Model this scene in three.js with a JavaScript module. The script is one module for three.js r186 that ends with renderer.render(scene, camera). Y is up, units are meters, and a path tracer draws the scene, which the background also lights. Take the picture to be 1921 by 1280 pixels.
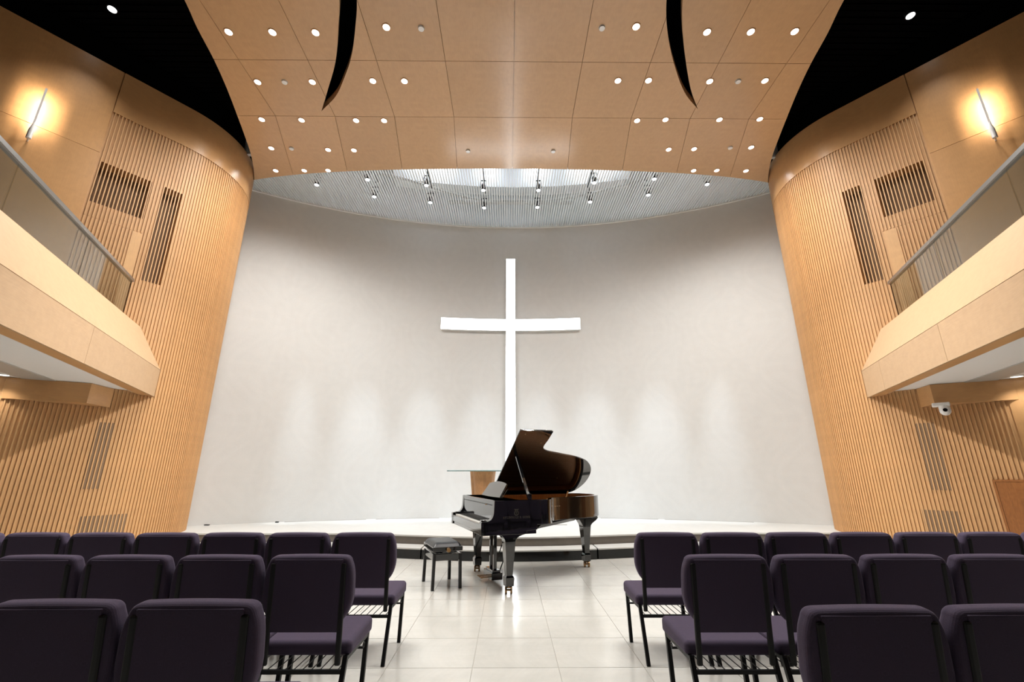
import * as THREE from 'three';
import { RoundedBoxGeometry } from 'three/addons/geometries/RoundedBoxGeometry.js';
import { mergeGeometries } from 'three/addons/utils/BufferGeometryUtils.js';
import { RectAreaLightUniformsLib } from 'three/addons/lights/RectAreaLightUniformsLib.js';
import { FontLoader } from 'three/addons/loaders/FontLoader.js';
import { TextGeometry } from 'three/addons/geometries/TextGeometry.js';
import { createNoise2D } from 'simplex-noise';

// ---------------------------------------------------------------- camera, light levels, exposure
const scene = new THREE.Scene();
scene.background = new THREE.Color(0x000000);
const camera = new THREE.PerspectiveCamera(2 * Math.atan(640 / 830) * 180 / Math.PI, 1921 / 1280, 0.05, 100);
camera.position.set(-0.08, 1.38, 0);
camera.rotation.order = 'YXZ';
camera.rotation.set(16.5 * Math.PI / 180, -0.46 * Math.PI / 180, 0);
const renderer = new THREE.WebGLRenderer();
renderer.toneMapping = THREE.LinearToneMapping;
renderer.toneMappingExposure = 1.0;
renderer.shadowMap.enabled = true;
RectAreaLightUniformsLib.init();

const WARM = new THREE.Color().setRGB(1.0, 0.98, 0.945);      // canopy downlights
const COOL = new THREE.Color().setRGB(0.76, 0.89, 1.0);      // stage spotlights
const LAMP = { down: 13, seats: 8, cross_aim: 290, stage: 27, wash: 125, high: 20, sconce: 800, soffit: 3, cross: 1, plenum: 36 };

// ---------------------------------------------------------------- helpers
let seed = 7;
const rnd = () => { seed = (seed * 16807) % 2147483647; return seed / 2147483647; };
const noise = createNoise2D(rnd);
const used = {};
const numbered = n => { const k = used[n] = (used[n] ?? -1) + 1; return k ? `${n}_${String(k).padStart(3, '0')}` : n; };
const sh = o => { o.castShadow = true; o.receiveShadow = true; return o; };
function mesh(name, geo, mat, parent) { const m = sh(new THREE.Mesh(geo, mat)); m.name = parent && parent !== scene ? name : numbered(name); (parent || scene).add(m); return m; }
function tag(o, label, category, group) { o.userData.label = label; o.userData.category = category; if (group) o.userData.group = group; return o; }
function thing(name, label, category, group) { const o = new THREE.Group(); o.name = numbered(name); scene.add(o); return tag(o, label, category, group); }
function struct(name, label) { const o = new THREE.Group(); o.name = numbered(name); o.userData.kind = 'structure'; if (label) o.userData.label = label; scene.add(o); return o; }
function structMesh(name, geo, mat, label) { const m = mesh(name, geo, mat); m.userData.kind = 'structure'; if (label) m.userData.label = label; return m; }
const ORD = ['first', 'second', 'third', 'fourth', 'fifth', 'sixth', 'seventh', 'eighth'];

/** uv in metres, by the axis a face points along; turn = grain runs along the horizontal */
function uvm(g, turn = false) {
  if (g.index) g = g.toNonIndexed();
  g.computeVertexNormals();
  const p = g.attributes.position, n = g.attributes.normal, uv = new Float32Array(p.count * 2);
  for (let i = 0; i < p.count; i += 3) {
    let ax = 0, ay = 0, az = 0;
    for (let k = 0; k < 3; k++) { ax += Math.abs(n.getX(i + k)); ay += Math.abs(n.getY(i + k)); az += Math.abs(n.getZ(i + k)); }
    for (let k = 0; k < 3; k++) {
      const j = i + k, x = p.getX(j), y = p.getY(j), z = p.getZ(j);
      let u, v;
      if (ay >= ax && ay >= az) { u = x; v = z; } else if (ax >= az) { u = z; v = y; } else { u = x; v = y; }
      uv[j * 2] = turn ? v : u; uv[j * 2 + 1] = turn ? u : v;
    }
  }
  g.setAttribute('uv', new THREE.BufferAttribute(uv, 2));
  return g;
}
function mirror(g) {
  g = g.index ? g.toNonIndexed() : g.clone();
  const p = g.attributes.position, uv = g.attributes.uv;
  for (let i = 0; i < p.count; i++) p.setX(i, -p.getX(i));
  for (let i = 0; i < p.count; i += 3) for (const a of [p, uv]) {
    if (!a) continue;
    for (let c = 0; c < a.itemSize; c++) { const t = a.array[(i + 1) * a.itemSize + c]; a.array[(i + 1) * a.itemSize + c] = a.array[(i + 2) * a.itemSize + c]; a.array[(i + 2) * a.itemSize + c] = t; }
  }
  g.computeVertexNormals();
  return g;
}
const sided = (g, side) => side < 0 ? mirror(g) : g;
/** plan polygon [[x, depth]...] between two heights */
function slab(poly, y0, y1, turn = false) {
  const s = new THREE.Shape(poly.map(([x, d]) => new THREE.Vector2(x, d)));
  const g = new THREE.ExtrudeGeometry(s, { depth: y1 - y0, bevelEnabled: false, steps: 1 });
  g.rotateX(-Math.PI / 2); g.translate(0, y0, 0);
  return uvm(g, turn);
}
const box = (w, h, d, x = 0, y = 0, z = 0) => uvm(new THREE.BoxGeometry(w, h, d).translate(x, y, z));
const rbox = (w, h, d, r, x = 0, y = 0, z = 0, seg = 2) => uvmSmooth(new RoundedBoxGeometry(w, h, d, seg, r).translate(x, y, z));
function uvmSmooth(g) { const n = g.attributes.normal.clone(); const idx = g.index; if (!idx) { const h = uvm(g); h.setAttribute('normal', n); return h; } const f = g.toNonIndexed(), nn = f.attributes.normal.clone(); const h = uvm(f); h.setAttribute('normal', nn); return h; }
const cyl = (r0, r1, h, x = 0, y = 0, z = 0, seg = 20) => new THREE.CylinderGeometry(r0, r1, h, seg).translate(x, y, z);
function bar(a, b, w, t = w) {   // square bar between two points
  const A = new THREE.Vector3(...a), B = new THREE.Vector3(...b), L = A.distanceTo(B);
  const g = new THREE.BoxGeometry(w, L, t);
  g.applyQuaternion(new THREE.Quaternion().setFromUnitVectors(new THREE.Vector3(0, 1, 0), B.clone().sub(A).normalize()));
  return g.translate((A.x + B.x) / 2, (A.y + B.y) / 2, (A.z + B.z) / 2);
}
function rod(a, b, r, seg = 8) {
  const A = new THREE.Vector3(...a), B = new THREE.Vector3(...b), L = A.distanceTo(B);
  const g = new THREE.CylinderGeometry(r, r, L, seg);
  g.applyQuaternion(new THREE.Quaternion().setFromUnitVectors(new THREE.Vector3(0, 1, 0), B.clone().sub(A).normalize()));
  return g.translate((A.x + B.x) / 2, (A.y + B.y) / 2, (A.z + B.z) / 2);
}
const merge = list => mergeGeometries(list.map(g => { g = g.index ? g.toNonIndexed() : g; for (const k of Object.keys(g.attributes)) if (!['position', 'normal', 'uv'].includes(k)) g.deleteAttribute(k); return g; }));

// ---------------------------------------------------------------- textures and materials
function tex(size, fn, rep, srgb = true) {
  const d = new Uint8Array(size * size * 4);
  for (let y = 0; y < size; y++) for (let x = 0; x < size; x++) {
    const c = fn(x / size, y / size), i = (y * size + x) * 4;
    d[i] = d[i + 1] = d[i + 2] = Math.max(0, Math.min(255, c * 255)); d[i + 3] = 255;
  }
  const t = new THREE.DataTexture(d, size, size);
  t.wrapS = t.wrapT = THREE.RepeatWrapping; t.magFilter = THREE.LinearFilter; t.minFilter = THREE.LinearMipmapLinearFilter; t.generateMipmaps = true;
  t.repeat.set(rep, rep); if (srgb) t.colorSpace = THREE.SRGBColorSpace; t.needsUpdate = true;
  return t;
}
const tile2 = (u, v, fx, fy) => {     // noise that repeats over the unit square
  const a = u * Math.PI * 2, b = v * Math.PI * 2;
  return 0.5 * (noise(Math.cos(a) * fx + 3.1, Math.sin(a) * fx + Math.cos(b) * fy) + noise(Math.sin(b) * fy + 9.7, Math.cos(a) * fx * 0.7 - 4.2));
};
const veneerTex = tex(512, (u, v) => 0.955 + 0.022 * tile2(u, v, 26, 1.5) + 0.018 * tile2(u, v, 60, 4) + 0.02 * tile2(u, v, 2, 2), 0.8);
const grainTex = tex(512, (u, v) => 0.88 + 0.06 * tile2(u, v, 22, 1.2) + 0.07 * tile2(u, v, 9, 1.6) + 0.03 * tile2(u, v, 55, 5), 1.4);
const stoneTex = tex(512, (u, v) => 0.955 + 0.018 * tile2(u, v, 1.5, 1.7) + 0.014 * tile2(u, v, 6, 5) + 0.012 * tile2(u, v, 40, 44), 0.5);
const plasterTex = tex(256, (u, v) => 0.975 + 0.012 * tile2(u, v, 2, 2) + 0.01 * tile2(u, v, 30, 30), 0.4);
const weaveTex = tex(256, (u, v) => 0.86 + 0.07 * tile2(u, v, 34, 30) + 0.06 * tile2(u, v, 12, 11), 6);
const pileBump = tex(256, (u, v) => 0.5 + 0.3 * tile2(u, v, 40, 38) + 0.2 * tile2(u, v, 14, 15), 7, false);

const C = (r, g, b) => new THREE.Color().setRGB(r, g, b);
const std = (color, roughness, extra = {}) => new THREE.MeshStandardMaterial({ color, roughness, ...extra });
const phys = (color, roughness, extra = {}) => new THREE.MeshPhysicalMaterial({ color, roughness, ...extra });
const M = {
  veneer: [0, 1, 2].map(k => phys(C(0.60, 0.33, 0.14).multiplyScalar([1, 0.965, 1.03][k]), 0.33, { map: veneerTex, specularIntensity: 0.9 })),
  canopy: [0, 1, 2].map(k => phys(C(0.60, 0.375, 0.205).multiplyScalar([1, 0.97, 1.025][k]), 0.21, { map: veneerTex, specularIntensity: 1 })),
  slat: [0, 1, 2].map(k => std(C(0.62, 0.355, 0.155).multiplyScalar([1, 0.96, 1.04][k]), 0.5, { map: veneerTex })),
  balcony: [0, 1].map(k => phys(C(0.53, 0.355, 0.21).multiplyScalar([1, 0.975][k]), 0.4, { map: veneerTex, specularIntensity: 0.5 })),
  doorWood: phys(C(0.42, 0.16, 0.045), 0.4, { map: grainTex }),
  rearWood: std(C(0.09, 0.05, 0.025), 0.6, { map: veneerTex }),
  ventBrown: std(C(0.22, 0.135, 0.075), 0.8),
  black: phys(C(0.0012, 0.0012, 0.0013), 1, { specularIntensity: 0.08 }),
  whiteWall: std(C(0.72, 0.72, 0.705), 0.75, { map: plasterTex }),
  whitePaint: std(C(0.78, 0.78, 0.77), 0.6),
  plenum: std(C(0.66, 0.69, 0.70), 0.7),
  grille: std(C(0.80, 0.81, 0.79), 0.45),
  tile: [0, 1, 2, 3].map(k => phys(C(0.66, 0.65, 0.605).multiplyScalar([1, 0.975, 1.02, 0.985][k]), 0.17, { map: stoneTex, specularIntensity: 1 })),
  carpet: std(C(0.045, 0.040, 0.042), 0.95, { map: weaveTex }),
  grout: std(C(0.42, 0.40, 0.36), 0.8),
  stage: phys(C(0.68, 0.675, 0.645), 0.3, { map: stoneTex }),
  riserTaupe: phys(C(0.17, 0.145, 0.12), 0.16, { map: stoneTex }),
  riserBlack: phys(C(0.010, 0.011, 0.011), 0.12),
  fabric: phys(C(0.074, 0.052, 0.096), 0.95, { map: weaveTex, bumpMap: pileBump, bumpScale: 0.0012, sheen: 1, sheenRoughness: 0.45, sheenColor: C(0.42, 0.35, 0.50) }),
  blackMetal: phys(C(0.007, 0.007, 0.0075), 0.45, { specularIntensity: 0.6 }),
  steel: std(C(0.55, 0.55, 0.54), 0.32, { metalness: 1 }),
  chrome: std(C(0.75, 0.75, 0.74), 0.15, { metalness: 1 }),
  glass: phys(C(0.74, 0.79, 0.81), 0.0, { transmission: 1, thickness: 0, ior: 1.5 }),
  tableGlass: phys(C(0.80, 0.92, 0.90), 0.02, { transmission: 1, thickness: 0.015, ior: 1.5, attenuationColor: C(0.35, 0.62, 0.62), attenuationDistance: 0.3 }),
  lacquer: phys(C(0.004, 0.004, 0.0045), 0.07, { clearcoat: 1, clearcoatRoughness: 0.02 }),
  satinBlack: phys(C(0.006, 0.006, 0.006), 0.25),
  leather: phys(C(0.012, 0.012, 0.014), 0.32, { bumpMap: pileBump, bumpScale: 0.0006 }),
  ivory: phys(C(0.80, 0.79, 0.74), 0.2),
  brass: std(C(0.40, 0.24, 0.11), 0.3, { metalness: 1 }),
  plate: std(C(0.30, 0.12, 0.035), 0.45, { metalness: 0.55 }),
  maple: phys(C(0.86, 0.36, 0.11), 0.3, { map: grainTex }),
  string: std(C(0.75, 0.6, 0.42), 0.3, { metalness: 1 }),
  felt: std(C(0.35, 0.02, 0.02), 0.95),
  logo: std(C(0.17, 0.155, 0.13), 0.35, { metalness: 1 }),
  trunk: phys(C(0.62, 0.32, 0.14), 0.4, { map: grainTex }),
  plasticWhite: std(C(0.80, 0.80, 0.79), 0.35),
  greyMetal: std(C(0.42, 0.40, 0.37), 0.5),
  lampDown: std(C(1, 1, 1), 0.5, { emissive: C(1, 0.94, 0.84), emissiveIntensity: 4 }),
  lampCool: std(C(1, 1, 1), 0.5, { emissive: C(0.96, 0.98, 1), emissiveIntensity: 5 }),
  lampHigh: std(C(1, 1, 1), 0.5, { emissive: C(1, 1, 0.98), emissiveIntensity: 12 }),
  lampCross: std(C(0.9, 0.9, 0.9), 0.4, { emissive: C(0.95, 0.98, 1), emissiveIntensity: 8 }),
  lampSconce: std(C(1, 1, 1), 0.5, { emissive: C(1, 0.88, 0.72), emissiveIntensity: 3 }),
  lampPanel: std(C(1, 1, 1), 0.5, { emissive: C(0.95, 0.98, 1), emissiveIntensity: 1.6 }),
};
const pick = (a, i) => a[i % a.length];
function spot(x, y, d, tx, ty, td, cd, angle, pen, color, radius = 3) {
  const l = new THREE.SpotLight(color, cd, 0, angle, pen, 2);
  l.position.set(x, y, -d); l.target.position.set(tx, ty, -td);
  l.castShadow = true; l.shadow.radius = radius; l.shadow.mapSize.set(512, 512); l.shadow.camera.near = 0.05;
  scene.add(l); scene.add(l.target); l.target.name = 'aim'; return l;
}

// ---------------------------------------------------------------- plan of the room (x, depth)
const B0 = [6.45, 7.245], T0 = [-0.616, 0.788], N0 = [0.788, 0.616], RW = 1.8, CW = [B0[0] + RW * N0[0], B0[1] + RW * N0[1]];
const A0 = Math.atan2(-N0[1], -N0[0]);
/** point on the side wall at arc length s, set off into the room by o; also its inward normal */
function wallAt(s, o = 0) {
  if (s <= 0) return { x: B0[0] + T0[0] * s - N0[0] * o, d: B0[1] + T0[1] * s - N0[1] * o, nx: -N0[0], nd: -N0[1] };
  const a = A0 - s / RW, nx = Math.cos(a), nd = Math.sin(a);
  return { x: CW[0] + (RW + o) * nx, d: CW[1] + (RW + o) * nd, nx, nd };
}
function band(s0, s1, o0, o1, y0, y1, turn = false) {
  const n = s1 <= 0 ? 1 : Math.max(2, Math.ceil((s1 - Math.max(s0, 0)) / 0.06));
  const ss = []; if (s0 < 0 && s1 > 0) ss.push(s0);
  const a = Math.max(s0, s1 > 0 ? 0 : s0);
  for (let i = 0; i <= n; i++) ss.push(a + (s1 - a) * i / n);
  const p = ss.map(s => { const w = wallAt(s, o1); return [w.x, w.d]; }), q = ss.map(s => { const w = wallAt(s, o0); return [w.x, w.d]; }).reverse();
  return slab([...p, ...q], y0, y1, turn);
}
const RB = 13.4, backD = x => 11.7 - RB + Math.sqrt(RB * RB - x * x);
const front2 = x => Math.abs(x) < 3.4 ? 8.75 - 0.53 * Math.cos(Math.PI * x / 6.8) ** 2 : 8.75;
const front1 = x => front2(x) - 0.43;
const frontC = x => { const a = Math.abs(x); return 8.73 + 0.0075 * a * a + 0.0000105 * a ** 5.3; };   // stage-side edge of the wooden canopy
const span = (a, b, n) => Array.from({ length: n + 1 }, (_, i) => a + (b - a) * i / n);

// ---------------------------------------------------------------- floor
const SAND = 0.035;
{
  const f = struct('floor', 'pale polished stone tile floor');
  mesh('grout_bed', slab([[-12.2, -9], [12.2, -9], [12.2, 12.2], [-12.2, 12.2]], -0.25, -0.004), M.grout, f);
  const PX = 0.632, PD = 0.605, g = rbox(PX - 0.005, 0.012, PD - 0.005, 0.0015, 0, -0.006, 0, 1);
  let k = 0;
  for (let j = -6; j <= 7; j++) for (let i = -9; i <= 9; i++) {
    const x = -0.34 + (i + 0.5) * PX, d = 3.80 + (j + 0.5) * PD;
    if (d > 8.7 || Math.abs(x) > 6.1) continue;
    const t = mesh('tile', g, pick(M.tile, (i * 7 + j * 5 + ((i * j) & 3) + 99)), f);
    t.position.set(x, 0, -d); k++;
  }
  mesh('rear_paving', slab([[-12.1, -9], [12.1, -9], [12.1, 0.16], [-12.1, 0.16]], -0.012, 0), M.carpet, f);
}
// ---------------------------------------------------------------- stage and step
{
  const st = struct('stage', 'low curved stage with a pale floor and a taupe riser');
  const xs = span(-6.2, 6.2, 80);
  const bx = span(7.0, -7.0, 60);
  const poly = o => [[-6.9, 9.75], [-6.3, 8.75], ...xs.map(x => [x, front2(x) + o]), [6.3, 8.75], [6.9, 9.75], ...bx.map(x => [x * 0.985, backD(x * 0.985) - 0.004])];
  mesh('riser', slab(poly(0.012), 0, 0.285), M.riserTaupe, st);
  mesh('stage_floor', slab(poly(0), 0.285, 0.31), M.stage, st);
  const sp = struct('stage_step', 'curved step in front of the stage, black riser under a pale tread');
  const cuts = [-6.05, -1.52, 1.40, 6.05];
  for (let k = 0; k < 3; k++) {
    const a = cuts[k] + (k ? 0.012 : 0), b = cuts[k + 1] - (k < 2 ? 0.012 : 0), xx = span(a, b, 40);
    const pl = (o) => [...xx.map(x => [x, front1(x) + o]), ...xx.slice().reverse().map(x => [x, front2(x) - 0.004])];
    mesh('step_riser', slab(pl(0.01), 0, 0.145), M.riserBlack, sp);
    mesh('tread', slab(pl(0), 0.145, 0.165), M.stage, sp);
  }
  mesh('step_joint', slab([[-1.532, front1(-1.52) + 0.03], [-1.508, front1(-1.52) + 0.03], [-1.508, 8.3], [-1.532, 8.3]], 0, 0.15), M.black, sp);
  mesh('step_joint', slab([[1.388, front1(1.4) + 0.03], [1.412, front1(1.4) + 0.03], [1.412, 8.3], [1.388, 8.3]], 0, 0.15), M.black, sp);
}
// ---------------------------------------------------------------- curved white back wall
{
  const xs = span(-7.35, 7.35, 90);
  const w = struct('wall_back', 'curved white wall behind the stage');
  mesh('plaster', slab([...xs.map(x => [x, backD(x)]), ...xs.slice().reverse().map(x => [x * 1.02, backD(x) + 0.25])], 0, 10.4), M.whiteWall, w);
  const tx = span(-6.8, 6.8, 60);
  const t = structMesh('trim_1', slab([...tx.map(x => [x, backD(x) - 0.055]), ...tx.slice().reverse().map(x => [x, backD(x) - 0.002])], 8.34, 8.40), M.grille, 'thin pale edge strip where the ceiling grille meets the white wall');
  // recessed slots along the foot of the wall
  const slots = [[-5.05, -3.42], [-3.2, -1.75], [2.15, 3.45], [3.6, 5.35]];
  slots.forEach(([a, b], i) => {
    const sx = span(a, b, 14);
    const m = mesh('floor_slot', slab([...sx.map(x => [x, backD(x) - 0.11]), ...sx.slice().reverse().map(x => [x, backD(x) - 0.06])], 0.31, 0.318), M.greyMetal);
    tag(m, `thin grey floor slot along the white wall, ${['far left', 'left of the table', 'just right of the piano', 'far right'][i]}`, 'floor slot', 'floor slots at the foot of the white wall');
  });
}
// ---------------------------------------------------------------- side walls
function sideWall(side) {
  const nm = side < 0 ? 'left' : 'right', s = side;
  const E = side < 0 ? { edge: -1.05, low: -1.5, head: 5.44, door: [-1.05, -0.235], strip: [-0.378, -0.236] } : { edge: -1.155, low: -1.155, head: 5.515, door: [-1.15, -0.31], strip: [-0.487, -0.312] };
  const w = struct('wall_' + nm, `${nm} side wall of honey wood slats and veneer panels, curving to the stage`);
  const put = (name, g, mat) => mesh(name, sided(g, s), mat, w);
  const V = side < 0 ? [[-1.01, -0.292, 5.715, 6.49, 0], [-0.10, 0.205, 4.6, 6.495, 0], [-0.175, 0.045, 1.13, 2.135, 1], [-0.088, 0.495, 0.30, 0.738, 1]]
    : [[-1.052, -0.37, 5.78, 6.57, 0], [-0.165, 0.142, 4.64, 6.58, 0], [-0.31, -0.076, 1.115, 2.13, 1], [-0.32, 0.106, 0.30, 0.816, 1]];
  // core of the wall, with real openings behind the two high vents
  const hi = V.slice(0, 2), put0 = (a, b, y0, y1) => put('wall_core', band(a, b, -0.25, 0, y0, y1), M.slat[0]);
  put0(-9, hi[0][0], 0, 8.36); put0(hi[0][1], hi[1][0], 0, 8.36); put0(hi[1][1], 2.98, 0, 8.36);
  for (const [a, b, y0, y1] of hi) { put0(a, b, 0, y0); put0(a, b, y1, 8.36); }
  // slats
  const P = 0.050, DEP = 0.019, WID = 0.0165;
  const lens = {};
  const slatGeo = (y0, y1) => lens[y0 + '_' + y1] ??= uvm(new THREE.BoxGeometry(WID, y1 - y0, DEP).translate(0, (y0 + y1) / 2, 0));
  let i = 0;
  const one = (sv, y0, y1) => {
    const q = wallAt(sv, DEP / 2), m = mesh('slat', slatGeo(y0, y1), pick(M.slat, (i * 7) % 5), w);
    m.position.set(s * q.x, 0, -q.d); m.rotation.y = s * Math.atan2(q.nx, -q.nd); i++;
  };
  for (let sv = 2.94; sv > E.low + 0.02; sv -= P) {
    const base = wallAt(sv).d > 8.72 ? 0.31 : 0;
    const low = side > 0 && sv < -0.755 ? 1.285 : base;
    if (sv < E.edge + 0.01) { one(sv, low, 2.66); continue; }
    if (sv > E.strip[0] - 0.01 && sv < E.strip[1] + 0.01) { one(sv, low, 2.95); one(sv, E.head + 0.008, 7.49); continue; }
    if (sv > E.door[0] && sv < E.door[1]) { one(sv, low, E.head); one(sv, E.head + 0.008, 7.49); continue; }
    one(sv, low, 7.49);
  }
  put('flush_strip', band(E.strip[0], E.strip[1], 0, DEP - 0.004, 3.0, E.head), M.slat[2]);
  // plain veneer panels, proud as the slats
  const G = 0.003, cols = [E.edge, -3.42, -5.8, -9].map((v, k) => v), rows = [[2.70, 4.4], [4.4, 6.63], [6.63, 8.36]];
  for (let k = 0; k < 3; k++) rows.forEach(([a, b], r) => put('wall_panel', band(cols[k + 1] + G, cols[k] - G - (k ? 0 : 0.006), 0, DEP, a + G, b - (r < 2 ? G : 0)), M.veneer[(k + r) % 3]));
  const lowCols = [E.low, -3.42, -5.8, -9];
  for (let k = 0; k < 3; k++) put('wall_panel', band(lowCols[k + 1] + G, lowCols[k] - G, 0, DEP, 0, 2.70 - G), M.veneer[k]);
  put('fascia', band(E.edge + G, 2.97, 0, DEP + 0.004, 7.49, 8.36, true), M.veneer[1]);
  put('upper_band', band(-9, 2.98, -0.25, -0.06, 8.36, 8.9), M.black);
  // vents
  const vl = ['wide dark air vent behind the slats, high by the balcony', 'tall narrow dark air vent behind the upper slats', 'tall brown air vent low in the slats', 'short brown air vent at the floor behind the chairs'];
  V.forEach(([a, b, y0, y1, t], k) => {
    const m = mesh('air_vent', sided(t ? band(a, b, 0.001, 0.008, y0, y1) : band(a - 0.01, b + 0.01, -0.30, -0.251, y0 - 0.01, y1 + 0.01), s), M.ventBrown);
    tag(m, `${vl[k]}, ${nm} wall`, 'air vent', 'air vents in the slatted walls');
  });
  // boxed beam under the balcony
  const a = wallAt(side < 0 ? -0.08 : -0.2, DEP), b = wallAt(-1.26, DEP), b2 = wallAt(-1.7, DEP);
  const bm = mesh('boxed_beam', sided(slab([[a.x, a.d], [6.43, 6.70], [b.x, b.d], [b2.x, b2.d], [b.x + 0.0, b.d + 0.002]].slice(0, 3), 2.375, 2.675, true), s), M.veneer[0]);
  tag(bm, `boxed wooden beam under the ${nm} balcony against the slats`, 'beam', 'beams under the balconies');
}
sideWall(-1); sideWall(1);
{ // low wooden door in the right wall
  const d = struct('door_1', 'low dark-orange wooden door in the right slatted wall');
  mesh('door_leaf', band(-2.05, -0.785, 0, 0.040, 0, 1.245), M.doorWood, d);
  mesh('frame', merge([band(-2.08, -0.757, 0, 0.046, 1.247, 1.275), band(-0.783, -0.757, 0, 0.046, 0, 1.246)]), M.doorWood, d);
}
// room behind the camera and black ceiling
{
  for (const s of [-1, 1]) {
    const q = wallAt(-9);
    structMesh('wall_rear_' + (s < 0 ? 'left' : 'right'), sided(slab([[q.x, -9], [q.x + 0.25, -9], [q.x + 0.25, q.d + 0.1], [q.x, q.d]], 0, 8.9), s), M.rearWood, 'plain wooden wall behind the seats');
  }
  structMesh('wall_rear', slab([[-12.3, -9.25], [12.3, -9.25], [12.3, -9], [-12.3, -9]], 0, 8.9), M.rearWood, 'plain wooden wall at the rear');
  const c = struct('ceiling', 'black ceiling of narrow strips above the wooden canopy');
  mesh('ceiling_deck', slab([[-12.4, -9.25], [12.4, -9.25], [12.4, 8.58], [-12.4, 8.58]], 8.96, 9.16), M.black, c);
  for (const s of [-1, 1]) for (let d = 3.2; d < 8.5; d += 0.12) { mesh('strip', slab([[s < 0 ? -8.9 : 4.6, d], [s < 0 ? -4.6 : 8.9, d], [s < 0 ? -4.6 : 8.9, d + 0.085], [s < 0 ? -8.9 : 4.6, d + 0.085]], 8.93, 8.96), M.black, c); }
}
// ---------------------------------------------------------------- wooden canopy
const HC = 8.15;
{
  const can = struct('canopy', 'honey wood veneer canopy hanging over the stage front');
  const edge = [[4.72, 1.6], [4.80, 3.6], [4.93, 4.89], [5.04, 5.37], [5.13, 5.91], [5.26, 6.47], [5.44, 7.10], [5.64, 7.76], [5.80, 8.25], [6.03, 8.80], [6.33, 9.37]];
  const cres = { L: { out: [[2.02, 1.6], [2.3, 3.6], [2.62, 4.91], [2.79, 5.33], [3.06, 5.94], [3.44, 6.56], [3.75, 7.05]], in: [[1.85, 1.6], [2.08, 3.6], [2.36, 4.91], [2.52, 5.33], [2.77, 5.87], [3.06, 6.32], [3.33, 6.68], [3.75, 7.05]] },
    R: { out: [[1.98, 1.6], [2.22, 3.6], [2.51, 4.87], [2.70, 5.37], [2.98, 5.95], [3.29, 6.51], [3.59, 6.94]], in: [[1.80, 1.6], [2.0, 3.6], [2.27, 4.88], [2.46, 5.38], [2.77, 5.95], [3.20, 6.57], [3.59, 6.94]] } };
  const smooth = (pts, n = 40) => new THREE.CatmullRomCurve3(pts.map(([x, d]) => new THREE.Vector3(x, d, 0)), false, 'centripetal').getPoints(n).map(v => [v.x, v.y]);
  const RS = 7.18;    // seam where the last row starts
  const se = smooth(edge, 60), near = se.filter(p => p[1] < RS), far = se.filter(p => p[1] >= RS);
  const neg = l => l.map(([x, d]) => [-x, d]);
  const cl = smooth(cres.L.out), ci = smooth(cres.L.in), rl = smooth(cres.R.out), ri = smooth(cres.R.in);
  const eS = 5.465;
  const wingL = [...neg(near), [-eS, RS], [-3.75, RS], ...neg(cl).reverse()];
  const wingR = [...near, [eS, RS], [3.59, RS], ...rl.slice().reverse()];
  const mid = [...neg(ci), [-3.75, RS], [3.59, RS], ...ri.slice().reverse()];
  const lip = span(6.31, -6.31, 60).map(x => [x, frontC(x)]);
  const last = [[-eS, RS], [eS, RS], ...far.filter(p => p[1] < frontC(p[0])), ...lip, ...neg(far.filter(p => p[1] < frontC(p[0]))).reverse()];
  function clip(poly, cell) {          // Sutherland-Hodgman against a convex cell
    let out = poly;
    for (let i = 0; i < cell.length && out.length; i++) {
      const [ax, ay] = cell[i], [bx, by] = cell[(i + 1) % cell.length], inn = p => (bx - ax) * (p[1] - ay) - (by - ay) * (p[0] - ax) >= -1e-9;
      const res = [];
      for (let k = 0; k < out.length; k++) {
        const p = out[k], q = out[(k + 1) % out.length], a = inn(p), b = inn(q);
        if (a) res.push(p);
        if (a !== b) { const dp = (bx - ax) * (p[1] - ay) - (by - ay) * (p[0] - ax), dq = (bx - ax) * (q[1] - ay) - (by - ay) * (q[0] - ax), t = dp / (dp - dq); res.push([p[0] + (q[0] - p[0]) * t, p[1] + (q[1] - p[1]) * t]); }
      }
      out = res;
    }
    return out;
  }
  const area = p => Math.abs(p.reduce((a, [x, y], i) => { const [u, v] = p[(i + 1) % p.length]; return a + x * v - u * y; }, 0)) / 2;
  const W = 1.178, g = 0.004, rows = [1.6, 2.18, 3.43, 4.68, 5.93, RS];
  let n = 0;
  const panel = (poly, cell) => {
    let c = clip(poly, cell); if (c.length < 3 || area(c) < 0.01) return;
    c = c.filter((p, i) => { const q = c[(i + 1) % c.length]; return Math.hypot(p[0] - q[0], p[1] - q[1]) > 1e-4; });
    mesh('ceiling_panel', slab(c, HC, HC + 0.05), pick(M.canopy, n * 2 + (n >> 2)), can); n++;
  };
  for (const poly of [wingL, mid, wingR]) for (let r = 0; r < rows.length - 1; r++) for (let k = -5; k < 5; k++)
    panel(poly, [[k * W + g, rows[r] + g], [(k + 1) * W - g, rows[r] + g], [(k + 1) * W - g, rows[r + 1] - g], [k * W + g, rows[r + 1] - g]]);
  for (let k = -6; k < 6; k++) { const F = 1.14; panel(last, [[k * W + g, RS + g], [(k + 1) * W - g, RS + g], [(k + 1) * W * F - g, 9.6], [k * W * F + g, 9.6]]); }
  for (const p of [wingL, mid, wingR, last]) mesh('canopy_core', slab(p, HC + 0.0501, HC + 0.17), M.canopy[0], can);
}
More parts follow.
